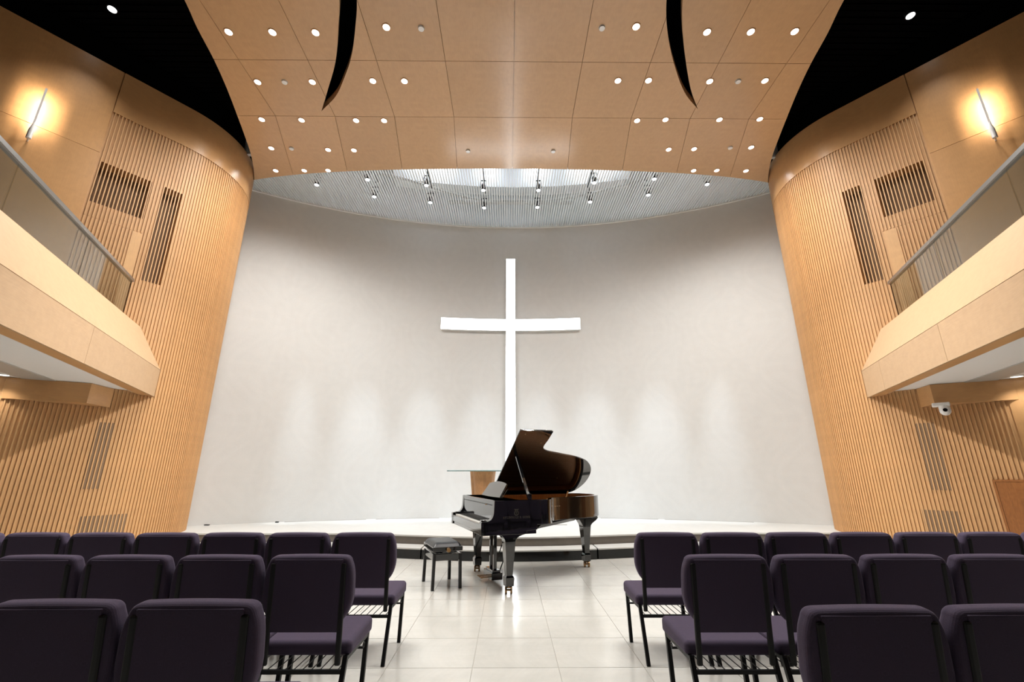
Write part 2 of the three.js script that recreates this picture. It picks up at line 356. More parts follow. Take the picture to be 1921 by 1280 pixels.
// ---------------------------------------------------------------- ceiling grille and the space above it
{
  const gr = struct('ceiling_grille', 'open ceiling of thin pale blades between canopy and white wall');
  for (let i = -103; i <= 103; i++) {
    const x = i * 0.0655, a = frontC(x) + 0.01, b = backD(x) - 0.06;
    if (b - a < 0.03) continue;
    mesh('blade', new THREE.BoxGeometry(0.017, 0.05, b - a).translate(x, 8.385, -(a + b) / 2), M.grille, gr);
  }
  const pl = struct('ceiling_void', 'pale painted space above the grille');
  mesh('void_ceiling', slab([[-7.6, 8.58], [7.6, 8.58], [7.6, 12.1], [-7.6, 12.1]], 10.3, 10.5), M.plenum, pl);
  mesh('void_front', slab([[-7.6, 8.5], [7.6, 8.5], [7.6, 8.58], [-7.6, 8.58]], 8.33, 10.5), M.plenum, pl);
  for (const s of [-1, 1]) mesh('void_side', sided(slab([[6.95, 8.5], [7.3, 8.5], [7.3, 10.0], [6.95, 10.0]], 8.37, 10.4), s), M.plenum, pl);
  const bx = span(-3.4, 3.4, 40);
  mesh('bulkhead', slab([...bx.map(x => [x, backD(x) - 0.42]), ...bx.slice().reverse().map(x => [x, backD(x) - 0.004])], 9.48, 10.299), M.whitePaint, pl);
  // cross rail, ducts and cable runs
  const rail = mesh('hanging_rail', box(9.6, 0.04, 0.04, 0, 8.78, -9.22), M.greyMetal); tag(rail, 'thin grey rail running across above the ceiling grille', 'rail');
  const duct = (pts, r, label) => { const g = new THREE.TubeGeometry(new THREE.CatmullRomCurve3(pts.map(([x, y, d]) => new THREE.Vector3(x, y, -d))), 60, r, 10); tag(mesh('pipe', g, M.greyMetal), label, 'pipe', 'pipes above the grille'); };
  duct([[-5.2, 9.30, 10.1], [-3.2, 9.36, 10.7], [-1.6, 9.15, 11.2], [-0.4, 9.0, 11.4]], 0.035, 'grey pipe above the grille sloping down from the left to the middle');
  duct([[0.5, 9.0, 11.4], [1.8, 9.12, 11.25], [3.4, 9.35, 10.9], [5.2, 9.5, 10.2]], 0.03, 'grey pipe above the grille rising from the middle to the right');
  const cab = mesh('cable_tray', box(3.6, 0.06, 0.12, 0, 8.94, -11.25), M.greyMetal); tag(cab, 'straight grey cable tray above the grille in the middle', 'cable tray');
  // bright panels set in the void
  const pan = (x, d, w, l, which) => {
    const t = thing('void_light_panel', `bright flat light panel above the grille, ${which}`, 'light panel', 'light panels above the grille');
    mesh('panel_frame', box(w + 0.04, 0.03, l + 0.04, x, 10.285, -d), M.whitePaint, t);
    mesh('panel_lens', box(w, 0.006, l, x, 10.266, -d), M.lampPanel, t);
    const a = new THREE.RectAreaLight(0xe6f1ff, LAMP.plenum, w, l); a.position.set(x, 10.255, -d); a.lookAt(x, 0, -d); scene.add(a);
  };
  pan(-2.45, 10.85, 1.2, 0.24, 'left'); pan(-0.72, 10.95, 0.24, 0.5, 'left of the middle'); pan(0.72, 10.95, 0.24, 0.5, 'right of the middle'); pan(2.45, 10.85, 1.2, 0.24, 'right');
}
// ---------------------------------------------------------------- balconies
function balcony(side) {
  const nm = side < 0 ? 'left' : 'right';
  const nx = 0.922, nd = -0.387, ux = 0.387, ud = 0.922;            // outward and along
  const P0 = [4.5, 3.6];                                            // point on the front edge
  const at = (o, t) => [P0[0] + nx * o + ux * t, P0[1] + nd * o + ud * t];
  const T1 = -6.2, T2 = 4.37;                                       // along: behind the camera to the slatted wall
  const basis = new THREE.Matrix4().makeBasis(new THREE.Vector3(nx, 0, -nd), new THREE.Vector3(0, 1, 0), new THREE.Vector3(-ux, 0, ud));
  const prof = (pts, t0, t1) => {                                   // cross-section [[outward, y]...] swept between t0 and t1
    const g = new THREE.ExtrudeGeometry(new THREE.Shape(pts.map(p => new THREE.Vector2(...p))), { depth: t1 - t0, bevelEnabled: false });
    const u = uvm(g, true); u.applyMatrix4(basis); const [x, d] = at(0, t1); u.translate(x, 0, -d); u.computeVertexNormals(); return u;
  };
  const b = struct('balcony_' + nm, `${nm} side balcony with a pale wooden parapet and white underside`);
  const put = (n, g, m) => mesh(n, sided(g, side), m, b);
  // parapet panels: vertical band, sloped band, soffit strip
  const cuts = [T1, -3.9, -1.6, side < 0 ? 1.75 : 1.55, side < 0 ? T2 + 0.2 : 3.55, T2 + 0.2].filter((v, i, a) => !i || v > a[i - 1]);
  for (let i = 0; i < cuts.length - 1; i++) {
    const a = cuts[i] + (i ? 0.003 : 0), c = cuts[i + 1] - 0.003;
    put('fascia_panel', prof([[0, 2.63], [0.03, 2.63], [0.03, 3.1], [0, 3.097]], a, c), M.balcony[i % 2]);
  }
  put('sloped_panel', prof([[0, 3.103], [0.03, 3.103], [0.362, 3.77], [0.335, 3.77]], T1, T2 + 0.2), M.balcony[0]);
  put('soffit_strip', prof([[0.03, 2.63], [0.185, 2.63], [0.185, 2.66], [0.03, 2.66]], T1, T2 + 0.2), M.veneer[0]);
  put('balcony_body', prof([[0.031, 2.661], [0.185, 2.661], [0.185, 3.0], [0.9, 3.0], [0.9, 3.3], [0.72, 3.76], [0.36, 3.7601], [0.031, 3.1]], T1, T2 - 0.02), M.balcony[1]);
  // white underside up to the wall, with a shallow groove
  const w0 = wallAt(0.1), w1 = wallAt(-6.5), poly = (o) => [at(o, T1), at(o, T2 - 0.15), [w0.x + 0.02, w0.d], [w1.x + 0.05, w1.d], [w1.x + 0.05, at(o, T1)[1]]];
  put('white_soffit', slab(poly(0.186), 2.68, 2.74), M.whitePaint);
  put('balcony_floor', slab(poly(0.186), 2.741, 2.99), M.rearWood);
  put('soffit_trim', prof([[0.186, 2.655], [0.25, 2.655], [0.25, 2.679], [0.186, 2.679]], T1, T2 - 0.1), M.whitePaint);
  put('soffit_groove', slab([[6.22, 5.2], [6.84, 6.66], [7.12, 6.40], [6.56, 5.05]], 2.668, 2.6795), M.greyMetal);
  // handrail on glass
  const r = thing('glass_balustrade', `frameless glass balustrade with grey steel handrail on the ${nm} balcony`, 'balustrade', 'glass balustrades on the balconies');
  const o = 0.49, joints = [-6.1, -4.5, -3.0, -1.45, 0.0, 0.56, 2.20, 3.78].filter(v => v !== 0);
  for (let i = 0; i < joints.length - 1; i++) mesh('glass_panel', sided(prof([[o, 3.77], [o + 0.012, 3.77], [o + 0.012, 4.45], [o, 4.45]], joints[i] + 0.007, joints[i + 1] - 0.007), side), M.glass, r);
  mesh('handrail', sided(prof([[o - 0.025, 4.45], [o + 0.035, 4.45], [o + 0.035, 4.50], [o - 0.025, 4.50]], -6.1, 3.80), side), M.steel, r);
  mesh('end_post', sided(prof([[o, 3.77], [o + 0.014, 3.77], [o + 0.014, 4.45], [o, 4.45]], 3.785, 3.80), side), M.chrome, r);
  // downlight under the balcony
  const lx = 7.10, ld = 6.08;
  const t = thing('soffit_downlight', `round downlight in the white underside of the ${nm} balcony`, 'downlight', 'downlights under the balconies');
  mesh('trim_ring', new THREE.TorusGeometry(0.075, 0.012, 8, 28).rotateX(Math.PI / 2).translate(side * lx, 2.678, -ld), M.plasticWhite, t);
  mesh('lens', cyl(0.07, 0.07, 0.006, side * lx, 2.676, -ld, 28), M.lampDown, t);
  spot(side * lx, 2.665, ld, side * lx, 0, ld, LAMP.soffit, 1.0, 1, WARM);
}
balcony(-1); balcony(1);
// ---------------------------------------------------------------- canopy downlights
{
  const rows = [
    [[-4.58, 5.43], [-3.88, 5.43], [-3.19, 5.43], [-2.03, 5.33], [1.93, 5.29], [3.09, 5.37], [3.79, 5.36], [4.49, 5.35]],
    [[-4.63, 6.38], [-3.64, 6.37], [-2.54, 6.34], [-1.97, 6.34], [1.88, 6.30], [2.43, 6.29], [3.54, 6.30], [4.53, 6.28]],
    [[-5.03, 7.27], [-4.24, 7.28], [-3.15, 7.28], [-2.59, 7.28], [2.49, 7.24], [3.05, 7.21], [4.13, 7.20], [4.93, 7.18]],
    [[-5.26, 8.09], [-4.04, 8.13], [-3.48, 8.14], [3.41, 8.06], [3.96, 8.04], [5.18, 7.98]],
    [[-5.54, 8.84], [-4.87, 8.83], [-4.31, 8.82], [4.24, 8.76], [4.78, 8.75], [5.47, 8.76]]];
  rows.unshift([[-4.5, 3.25], [-3.75, 3.25], [-2.95, 3.25], [-1.45, 3.25], [1.45, 3.25], [2.95, 3.25], [3.75, 3.25], [4.5, 3.25]], [[-4.5, 4.3], [-3.8, 4.3], [-3.0, 4.3], [-1.6, 4.3], [1.6, 4.3], [3.0, 4.3], [3.8, 4.3], [4.5, 4.3]]);   // over the seats, just out of view
  const ringG = new THREE.TorusGeometry(0.062, 0.009, 8, 28).rotateX(Math.PI / 2), lensG = cyl(0.057, 0.057, 0.008, 0, -0.002, 0, 28);
  const rn = ['row over the seats', 'row before the seats', 'nearest row in view', 'second row in view', 'middle row', 'second row from the stage edge', 'row at the stage edge'];
  rows.forEach((row, r) => row.forEach(([x, d], i) => {
    const side = x < 0 ? 'left' : 'right', same = row.filter(p => Math.sign(p[0]) === Math.sign(x)).sort((a, b) => Math.abs(b[0]) - Math.abs(a[0])), k = same.findIndex(p => p[0] === x);
    const t = thing('ceiling_downlight', `lit canopy downlight, ${rn[r]}, ${ORD[k]} from the ${side} edge`, 'downlight', 'downlights in the wooden canopy');
    t.position.set(x, HC - 0.002, -d);
    mesh('trim_ring', ringG, M.veneer[0], t); mesh('lens', lensG, M.lampDown, t);
    if (r < 2) spot(x, HC - 0.03, d, x, 0, d, LAMP.seats, 0.62, 1, WARM);
    else if (r === 2 && Math.abs(x) < 2.5) spot(x, HC - 0.03, d, -Math.sign(x) * 6.5, 0.5, 6.2, LAMP.cross_aim, 0.42, 1, WARM);   // the two brightest heads, aimed across the hall
    else spot(x, HC - 0.03, d, x, 0, d, LAMP.down * (r > 4 ? 0.5 : 1), r > 4 ? 1.15 : 1.48, 1, WARM);
  }));
  const discs = [[-1.48, 5.34, 'nearest the viewer, left of the middle'], [1.39, 5.31, 'nearest the viewer, right of the middle'], [-4.14, 6.37, 'between two lights of the left wing'], [4.05, 6.29, 'between two lights of the right wing'],
    [-0.98, 8.14, 'near the stage edge, left of the middle'], [0.89, 8.13, 'near the stage edge, right of the middle'], [-4.82, 8.09, 'at the stage edge, far left'], [4.73, 7.99, 'at the stage edge, far right']];
  discs.forEach(([x, d, w]) => {
    const t = thing('ceiling_sensor', `small unlit grey disc in canopy ${w}`, 'ceiling disc', 'unlit discs in the canopy');
    t.position.set(x, HC, -d);
    mesh('rim', new THREE.TorusGeometry(0.046, 0.007, 8, 24).rotateX(Math.PI / 2), M.greyMetal, t); mesh('cap', cyl(0.045, 0.045, 0.03, 0, -0.012, 0, 24), M.plasticWhite, t);
  });
}
// ---------------------------------------------------------------- stage spotlights in the grille
{
  const S = [[-4.94, 9.64], [-3.59, 9.42], [-3.63, 10.13], [-2.17, 9.64], [-2.20, 10.38], [-0.74, 9.83], [-0.76, 10.62], [0.68, 9.82], [0.70, 10.58], [2.06, 9.50], [2.10, 10.32], [3.52, 9.34], [3.57, 10.0], [4.92, 9.54]];
  const where = ['outermost on the left', 'second track from the left, upper', 'second track from the left, lower', 'third track from the left, upper', 'third track from the left, lower', 'left of the middle, upper', 'left of the middle, lower', 'right of the middle, upper', 'right of the middle, lower', 'third track from the right, upper', 'third track from the right, lower', 'second track from the right, upper', 'second track from the right, lower', 'outermost on the right'];
  S.forEach(([x, d], i) => {
    const t = thing('stage_spotlight', `lit black spotlight hanging through the grille, ${where[i]}`, 'spotlight', 'spotlights in the ceiling grille');
    t.position.set(x, 8.36, -d);
    mesh('body', merge([cyl(0.050, 0.054, 0.14, 0, 0.055, 0), cyl(0.035, 0.050, 0.04, 0, 0.145, 0), rod([0, 0.2, 0], [0, 0.5, 0], 0.012)]), M.blackMetal, t);
    mesh('yoke', merge([bar([-0.075, 0.06, 0], [-0.075, 0.27, 0], 0.012, 0.03), bar([0.075, 0.06, 0], [0.075, 0.27, 0], 0.012, 0.03), bar([-0.08, 0.27, 0], [0.08, 0.27, 0], 0.03, 0.012)]), M.blackMetal, t);
    mesh('lens', new THREE.SphereGeometry(0.052, 20, 8, 0, Math.PI * 2, Math.PI / 2, Math.PI / 2).scale(1, 0.4, 1).translate(0, -0.02, 0), M.lampCool, t);
    if (/lower/.test(where[i])) spot(x, 8.305, d, x, 0, d, LAMP.stage, 0.34, 1, COOL);
    else { const w = backD(x) - d; spot(x, 8.305, d, x, 0.2, backD(x), LAMP.wash, 1.0 * (Math.atan(w / 4.5) - Math.atan(w / 7.8)), 1, COOL); }
  });
  const tr = [[-4.94, 9.64], [-3.61, 10.13], [-2.185, 10.38], [-0.75, 10.62], [0.69, 10.58], [2.08, 10.32], [3.545, 10.0], [4.92, 9.54]];
  tr.forEach(([x, d], i) => tag(mesh('light_track', box(0.035, 0.035, d - 8.75 + 0.1, x, 8.87, -(d + 8.75) / 2 - 0.05), M.blackMetal), `black light track above the grille, ${ORD[i]} from the left`, 'light track', 'light tracks above the grille'));
}
// two high spotlights in the black ceiling
for (const s of [-1, 1]) {
  const x = s * 6.78, d = 5.62, t = thing('high_spotlight', `bright spotlight in the black ceiling above the ${s < 0 ? 'left' : 'right'} balcony`, 'spotlight', 'spotlights in the black ceiling');
  mesh('housing', cyl(0.075, 0.075, 0.08, x, 8.905, -d, 24), M.blackMetal, t); mesh('lens', cyl(0.06, 0.06, 0.006, x, 8.862, -d, 24), M.lampHigh, t);
  spot(x, 8.85, d, x - s * 0.2, 0, d, LAMP.high, 0.75, 1, C(1, 0.95, 0.88));
}
// ---------------------------------------------------------------- wall sconces
for (const s of [-1, 1]) {
  const q = wallAt(s < 0 ? -1.85 : -1.90, 0.019), dy = s < 0 ? 0 : 0.08;
  const t = thing('wall_sconce', `slim white wall washer with glowing patch above the ${s < 0 ? 'left' : 'right'} balcony`, 'wall light', 'wall lights above the balconies');
  t.position.set(s * q.x, 6.26 + dy, -q.d); t.rotation.y = s * Math.atan2(q.nx, -q.nd);     // local +z faces the room
  t.rotation.y = Math.atan2(s * q.nx, -q.nd);
  mesh('handle', new THREE.LatheGeometry([[0, 0], [0.030, 0], [0.032, 0.006], [0.031, 0.15], [0.026, 0.18], [0.014, 0.24], [0.011, 0.30], [0, 0.30]].map(p => new THREE.Vector2(...p)), 20).translate(0, 0, 0.21), M.plasticWhite, t);
  mesh('bracket', rod([0, 0.06, 0], [0, 0.06, 0.20], 0.012), M.plasticWhite, t);
  mesh('stem', box(0.026, 0.66, 0.008, 0, 0.62, 0.211), M.plasticWhite, t);
  mesh('light_strip', box(0.005, 0.62, 0.003, 0, 0.62, 0.204), M.lampSconce, t);
  mesh('hood', merge([box(0.002, 0.66, 0.014, -0.012, 0.62, 0.201), box(0.002, 0.66, 0.014, 0.012, 0.62, 0.201), box(0.026, 0.004, 0.024, 0, 0.95, 0.196), box(0.026, 0.004, 0.024, 0, 0.29, 0.196)]), M.plasticWhite, t);
  const a = new THREE.RectAreaLight(0xffeed8, LAMP.sconce, 0.005, 0.62);
  a.position.set(s * (q.x + q.nx * 0.201), 6.88 + dy, -(q.d + q.nd * 0.201)); a.lookAt(s * q.x, 6.88 + dy, -q.d); scene.add(a);
}
// ---------------------------------------------------------------- cross
{
  const t = thing('wall_cross', 'tall glowing white cross mounted on the curved white wall', 'cross');
  const d0 = backD(0), D = 0.12, cx = -0.025, hw = 0.128;
  const strip = (x0, x1, y0, y1, dep, off = 0) => { const n = Math.max(1, Math.ceil(Math.abs(x1 - x0) / 0.15)), xs = span(x0, x1, n); return slab([...xs.map(x => [x, backD(x) - dep]), ...xs.slice().reverse().map(x => [x, backD(x) - 0.003 - off])], y0, y1); };
  const face = (x0, x1, y0, y1, dep) => strip(x0, x1, y0, y1, dep + 0.008, dep - 0.003);
  mesh('upright', strip(cx - hw, cx + hw, 0.311, 7.28, D), M.whitePaint, t);
  for (const [y0, y1] of [[0.315, 5.05], [5.056, 5.365], [5.371, 7.14], [7.146, 7.276]]) mesh('upright_face', face(cx - hw + 0.003, cx + hw - 0.003, y0, y1, D), M.lampCross, t);
  for (const s of [-1, 1]) {
    const a = cx + s * (hw + 0.001), b = cx + s * 1.90, lo = Math.min(a, b), hi = Math.max(a, b);
    mesh('arm', strip(lo, hi, 5.115, 5.44, D - 0.01), M.whitePaint, t);
    for (const [y0, y1] of [[5.118, 5.29], [5.295, 5.437]]) mesh('arm_face', face(lo + 0.003, hi - 0.003, y0, y1, D - 0.01), M.lampCross, t);
  }
  const v = new THREE.RectAreaLight(0xf6fbff, LAMP.cross, 0.25, 6.9); v.position.set(cx, 3.8, -(d0 - D - 0.02)); v.lookAt(cx, 3.8, 0); scene.add(v);
  const h = new THREE.RectAreaLight(0xf6fbff, LAMP.cross, 3.8, 0.32); h.position.set(cx, 5.28, -(backD(1.9) - D - 0.02)); h.lookAt(cx, 5.28, 0); scene.add(h);
}
// ---------------------------------------------------------------- grand piano
const PIANO_TURN = 20.2 * Math.PI / 180;
{
  const font = await new FontLoader().loadAsync('fonts/droid/droid_serif_bold.typeface.json');
  const p = thing('grand_piano', 'black lacquered grand piano with its lid propped open, before the stage', 'piano');
  p.position.set(-0.30, 0, -6.485); p.rotation.y = PIANO_TURN;
  const v2 = (x, y) => new THREE.Vector2(x, y);
  // plan curve of the bent side: local x towards the tail, w = distance from the straight far side
  const bent = new THREE.CatmullRomCurve3([[0.40, 1.52], [0.52, 1.50], [0.60, 1.40], [0.655, 1.27], [0.74, 1.17], [0.98, 1.065], [1.30, 0.985], [1.55, 0.87], [1.74, 0.66], [1.80, 0.42], [1.77, 0.20], [1.68, 0.05], [1.56, 0.0]].map(([x, w]) => new THREE.Vector3(x, w, 0)), false, 'centripetal').getPoints(90).map(q => v2(q.x, q.y));
  const plan = inset => {      // closed outline, offset inwards
    const pts = [v2(-0.22, 0), v2(-0.22, 1.52), ...bent];
    const n = pts.length, res = [];
    for (let i = 0; i < n; i++) {
      const a = pts[(i + n - 1) % n], b = pts[i], c = pts[(i + 1) % n];
      const t1 = b.clone().sub(a).normalize(), t2 = c.clone().sub(b).normalize();
      const n1 = v2(t1.y, -t1.x), n2 = v2(t2.y, -t2.x), m = n1.clone().add(n2), l = m.length() || 1; m.divideScalar(l);
      const k = inset / Math.max(0.5, m.dot(n1));
      res.push(v2(b.x + m.x * k, b.y + m.y * k));
    }
    return res;
  };
  const up = (shape, y0, y1, bevel = 0) => {   // shape (x, w) -> local x, z = -0.76 + w, between two heights
    const g = new THREE.ExtrudeGeometry(shape, { depth: y1 - y0 - 2 * bevel, bevelEnabled: bevel > 0, bevelSize: bevel, bevelThickness: bevel, bevelOffset: -bevel, bevelSegments: 2, curveSegments: 8 });
    g.rotateX(Math.PI / 2); g.translate(0, y1 - bevel, -0.76); return g;
  };
  const ring = (a, b, x0) => { const s = new THREE.Shape(plan(a)), hole = plan(b).map(q => v2(Math.max(q.x, x0), q.y)); s.holes.push(new THREE.Path(hole)); return s; };
  mesh('rim', up(ring(0, 0.045, 0.10), 0.755, 1.045, 0.004), M.lacquer, p);
  mesh('inner_rim', up(ring(0.0455, 0.062, 0.14), 0.80, 1.036), M.maple, p);
  mesh('soundboard', up(new THREE.Shape(plan(0.047).map(q => v2(Math.max(q.x, 0.12), q.y))), 0.775, 0.80), M.satinBlack, p);
  mesh('iron_plate', up(new THREE.Shape(plan(0.075).map(q => v2(Math.max(q.x, 0.16), q.y))), 0.905, 0.922, 0.004), M.plate, p);
  const st = []; for (let i = 0; i < 60; i++) { const w = 0.10 + i * 0.0225, end = 1.68 - Math.max(0, w - 0.55) * 1.25 - (w > 1.2 ? (w - 1.2) * 0.6 : 0); if (end > 0.3) st.push(rod([0.18, 0.935, -0.76 + w], [end, 0.935, -0.76 + w * 0.9 + 0.03], 0.0012, 5)); }
  const ss = mesh('strings', merge(st), M.string, p); ss.userData.kind = 'stuff';
  mesh('damper_felt', box(0.05, 0.02, 1.25, 0.34, 0.95, 0.02), M.satinBlack, p);
  // key bed, arms, key slip
  mesh('key_bed', rbox(0.70, 0.10, 1.50, 0.006, -0.02, 0.703, 0), M.lacquer, p);
  const armS = new THREE.Shape(); armS.moveTo(-0.385, 0.655); armS.lineTo(-0.385, 0.795); armS.quadraticCurveTo(-0.385, 0.808, -0.37, 0.808); armS.lineTo(-0.31, 0.812); armS.bezierCurveTo(-0.255, 0.82, -0.228, 0.86, -0.226, 0.93); armS.lineTo(-0.22, 1.045); armS.lineTo(0.385, 1.045); armS.lineTo(0.385, 0.756); armS.lineTo(0.34, 0.756); armS.lineTo(0.34, 0.70); armS.lineTo(0.20, 0.69); armS.lineTo(0.20, 0.655); armS.closePath();
  for (const s of [-1, 1]) mesh('arm', new THREE.ExtrudeGeometry(armS, { depth: 0.075, bevelEnabled: true, bevelSize: 0.004, bevelThickness: 0.004, bevelOffset: -0.004, bevelSegments: 2 }).translate(0, 0, s > 0 ? 0.6835 : -0.7635), M.lacquer, p);
  mesh('key_slip', rbox(0.02, 0.085, 1.36, 0.004, -0.372, 0.735, 0), M.lacquer, p);
  for (const s of [-1, 1]) mesh('key_block', rbox(0.15, 0.075, 0.065, 0.008, -0.285, 0.785, s * 0.648), M.lacquer, p);
  const fb = mesh('fallboard', rbox(0.022, 0.155, 1.36, 0.008, -0.205, 0.895, 0), M.lacquer, p); fb.geometry.rotateZ(0); 
  mesh('top_ledge', rbox(0.34, 0.022, 1.44, 0.005, -0.03, 1.034, 0), M.lacquer, p);
  mesh('front_rail', rbox(0.03, 0.03, 1.40, 0.008, -0.205, 0.99, 0), M.lacquer, p);
  mesh('lock', cyl(0.012, 0.012, 0.01, -0.222, 0.985, 0.42, 14).rotateZ(0), M.brass, p);
  const kb = new THREE.Group(); kb.name = 'keyboard'; p.add(kb);
  const wk = rbox(0.145, 0.016, 0.0222, 0.002, 0, 0, 0, 1), bk = rbox(0.092, 0.014, 0.0105, 0.003, 0, 0, 0, 1);
  for (let i = 0; i < 52; i++) {
    const z = -0.60 + (i + 0.5) * (1.20 / 52);
    mesh('white_key', wk, M.ivory, kb).position.set(-0.288, 0.782, z);
    if (![1, 4].includes((i + 0) % 7) && i < 51) mesh('black_key', bk, M.satinBlack, kb).position.set(-0.262, 0.796, z + 0.6 / 52);
  }
  // music desk
  const desk = new THREE.Shape(); desk.moveTo(-0.40, 0); desk.lineTo(-0.36, 0.20); desk.quadraticCurveTo(0, 0.265, 0.36, 0.20); desk.lineTo(0.40, 0); desk.quadraticCurveTo(0, -0.01, -0.40, 0);
  const dg = new THREE.ExtrudeGeometry(desk, { depth: 0.014, bevelEnabled: true, bevelSize: 0.003, bevelThickness: 0.003, bevelSegments: 1 });
  dg.rotateY(-Math.PI / 2); dg.rotateZ(-0.60); dg.translate(-0.02, 1.052, 0);
  const md = mesh('music_desk', dg, M.lacquer, p);
  mesh('desk_stay', bar([0.02, 1.05, 0.34], [0.12, 1.16, 0.30], 0.01), M.satinBlack, p);
  // lid hinged along the straight far side
  const AL = 35 * Math.PI / 180;
  const lidS = new THREE.Shape([v2(0.225, 0), v2(0.225, 1.545), v2(0.70, 1.555), ...new THREE.CatmullRomCurve3([[0.725, 1.54], [0.712, 1.36], [0.70, 1.19], [0.78, 1.12], [1.0, 1.06], [1.34, 0.975], [1.56, 0.87], [1.70, 0.70], [1.765, 0.46], [1.74, 0.24], [1.66, 0.09], [1.52, 0.0]].map(([x, w]) => new THREE.Vector3(x, w, 0)), false, 'centripetal').getPoints(70).map(q => v2(q.x, q.y))]);
  const lid = new THREE.Group(); lid.name = 'lid'; p.add(lid);
  lid.position.set(0, 1.031, -0.773); lid.rotation.x = -AL;
  const lg = new THREE.ExtrudeGeometry(lidS, { depth: 0.014, bevelEnabled: true, bevelSize: 0.003, bevelThickness: 0.003, bevelOffset: -0.003, bevelSegments: 2 }); lg.rotateX(Math.PI / 2); lg.translate(0, 0.02, 0);
  mesh('lid_board', lg, M.lacquer, lid);
  mesh('front_flap', rbox(0.40, 0.016, 1.53, 0.004, 0.435, 0.0325, 0.772), M.lacquer, lid);
  mesh('lid_hinge', merge([cyl(0.008, 0.008, 0.07, 0, 0, 0, 10).rotateZ(Math.PI / 2).translate(0.45, 0.0, 0.0), cyl(0.008, 0.008, 0.07, 0, 0, 0, 10).rotateZ(Math.PI / 2).translate(1.35, 0.0, 0.0)]), M.brass, lid);
  mesh('lid_bumper', merge([cyl(0.008, 0.008, 0.012, 0.32, 0.0, 1.47, 10), cyl(0.008, 0.008, 0.012, 0.62, 0.0, 1.3, 10), cyl(0.008, 0.008, 0.012, 1.2, 0.0, 0.45, 10)]), M.brass, lid);
  const pw = 1.085, ptop = [0.30, 1.031 + pw * Math.sin(AL) - 0.002, -0.773 + pw * Math.cos(AL)];
  const prop = mesh('prop_stick', bar([0.265, 1.03, 0.70], ptop, 0.036, 0.022), M.lacquer, p);
  mesh('prop_foot', rbox(0.05, 0.08, 0.03, 0.006, 0.268, 1.075, 0.69), M.lacquer, p);
  mesh('short_prop', bar([1.02, 1.03, 0.22], [1.08, 1.115, 0.18], 0.018, 0.012), M.brass, p);
  // legs
  const leg = (x, z, top) => {
    const g = new THREE.Group(); g.name = 'leg'; g.position.set(x, 0, z); p.add(g);
    const sq = (r0, r1, h, y) => { const c = new THREE.CylinderGeometry(r0 * Math.SQRT2, r1 * Math.SQRT2, h, 4).rotateY(Math.PI / 4).translate(0, y, 0).toNonIndexed(); c.computeVertexNormals(); return c; };
    mesh('shaft', merge([sq(0.066, 0.036, 0.40, 0.375), sq(0.040, 0.052, 0.02, 0.185), sq(0.054, 0.048, 0.09, 0.13)]), M.lacquer, g);
    const c = new THREE.Shape(); c.moveTo(-0.063, 0); c.bezierCurveTo(-0.067, 0.05, -0.115, 0.075, -0.125, top - 0.57); c.lineTo(0.20, top - 0.57); c.bezierCurveTo(0.17, 0.075, 0.075, 0.065, 0.063, 0); c.closePath();
    mesh('bracket', new THREE.ExtrudeGeometry(c, { depth: 0.124, bevelEnabled: true, bevelSize: 0.004, bevelThickness: 0.004, bevelSegments: 1 }).translate(0, 0.57, -0.062), M.lacquer, g);
    const cast = [rod([0, 0.06, 0], [0, 0.09, 0], 0.022, 14), rod([-0.012, 0.042, -0.03], [-0.012, 0.042, 0.03], 0.012, 12)];
    for (const s of [-1, 1]) cast.push(new THREE.CylinderGeometry(0.041, 0.041, 0.024, 24).rotateX(Math.PI / 2).translate(-0.012, 0.041, s * 0.031));
    cast.push(rod([0.02, 0.055, 0], [0.055, 0.085, 0.02], 0.006));
    mesh('caster', merge(cast), M.brass, g).rotation.y = 1.25;
  };
  leg(0, 0.655, 0.655); leg(0, -0.665, 0.655); leg(1.64, -0.37, 0.70);
  mesh('tail_block', rbox(0.34, 0.06, 0.16, 0.01, 1.66, 0.725, -0.37), M.lacquer, p);
  mesh('frame_beam', merge([box(1.5, 0.09, 0.08, 0.95, 0.73, -0.30), bar([0.45, 0.73, 0.5], [1.4, 0.73, -0.25], 0.08)]), M.satinBlack, p);
  mesh('side_pin', rod([0.33, 0.715, 0.60], [0.42, 0.70, 0.60], 0.009), M.satinBlack, p);
  // pedal lyre
  const ly = new THREE.Group(); ly.name = 'pedal_lyre'; p.add(ly); ly.position.set(0.03, 0, -0.03);
  mesh('post', rbox(0.045, 0.55, 0.045, 0.006, 0, 0.40, -0.075), M.lacquer, ly); mesh('post', rbox(0.045, 0.55, 0.045, 0.006, 0, 0.40, 0.075), M.lacquer, ly);
  mesh('pedal_box', merge([rbox(0.15, 0.085, 0.36, 0.008, 0, 0.082, 0), rbox(0.11, 0.03, 0.30, 0.006, 0, 0.135, 0)]), M.lacquer, ly);
  for (const z of [-0.07, 0, 0.07]) mesh('pedal', merge([rbox(0.12, 0.01, 0.026, 0.004, -0.12, 0.062, z), rbox(0.04, 0.012, 0.042, 0.005, -0.175, 0.062, z)]), M.brass, ly);
  mesh('pedal_rods', merge([rod([0.03, 0.14, -0.03], [0.03, 0.66, -0.03], 0.005), rod([0.03, 0.14, 0.02], [0.03, 0.66, 0.02], 0.005)]), M.brass, ly);
  mesh('brace', merge([rod([0.06, 0.14, 0.11], [0.28, 0.68, 0.14], 0.008), rod([0.06, 0.14, -0.11], [0.28, 0.68, -0.14], 0.008)]), M.satinBlack, ly);
  // lettering and lyre emblem on the near side
  const txt = (str, size, z0, x, y) => { const g = new TextGeometry(str, { font, size, depth: 0.0015, curveSegments: 4 }); g.computeBoundingBox(); const w = g.boundingBox.max.x; return g.translate(x - w / 2, y, z0); };
  mesh('lettering', txt('STEINWAY & SONS', 0.0265, 0.7625, 0.063, 0.835), M.logo, p);
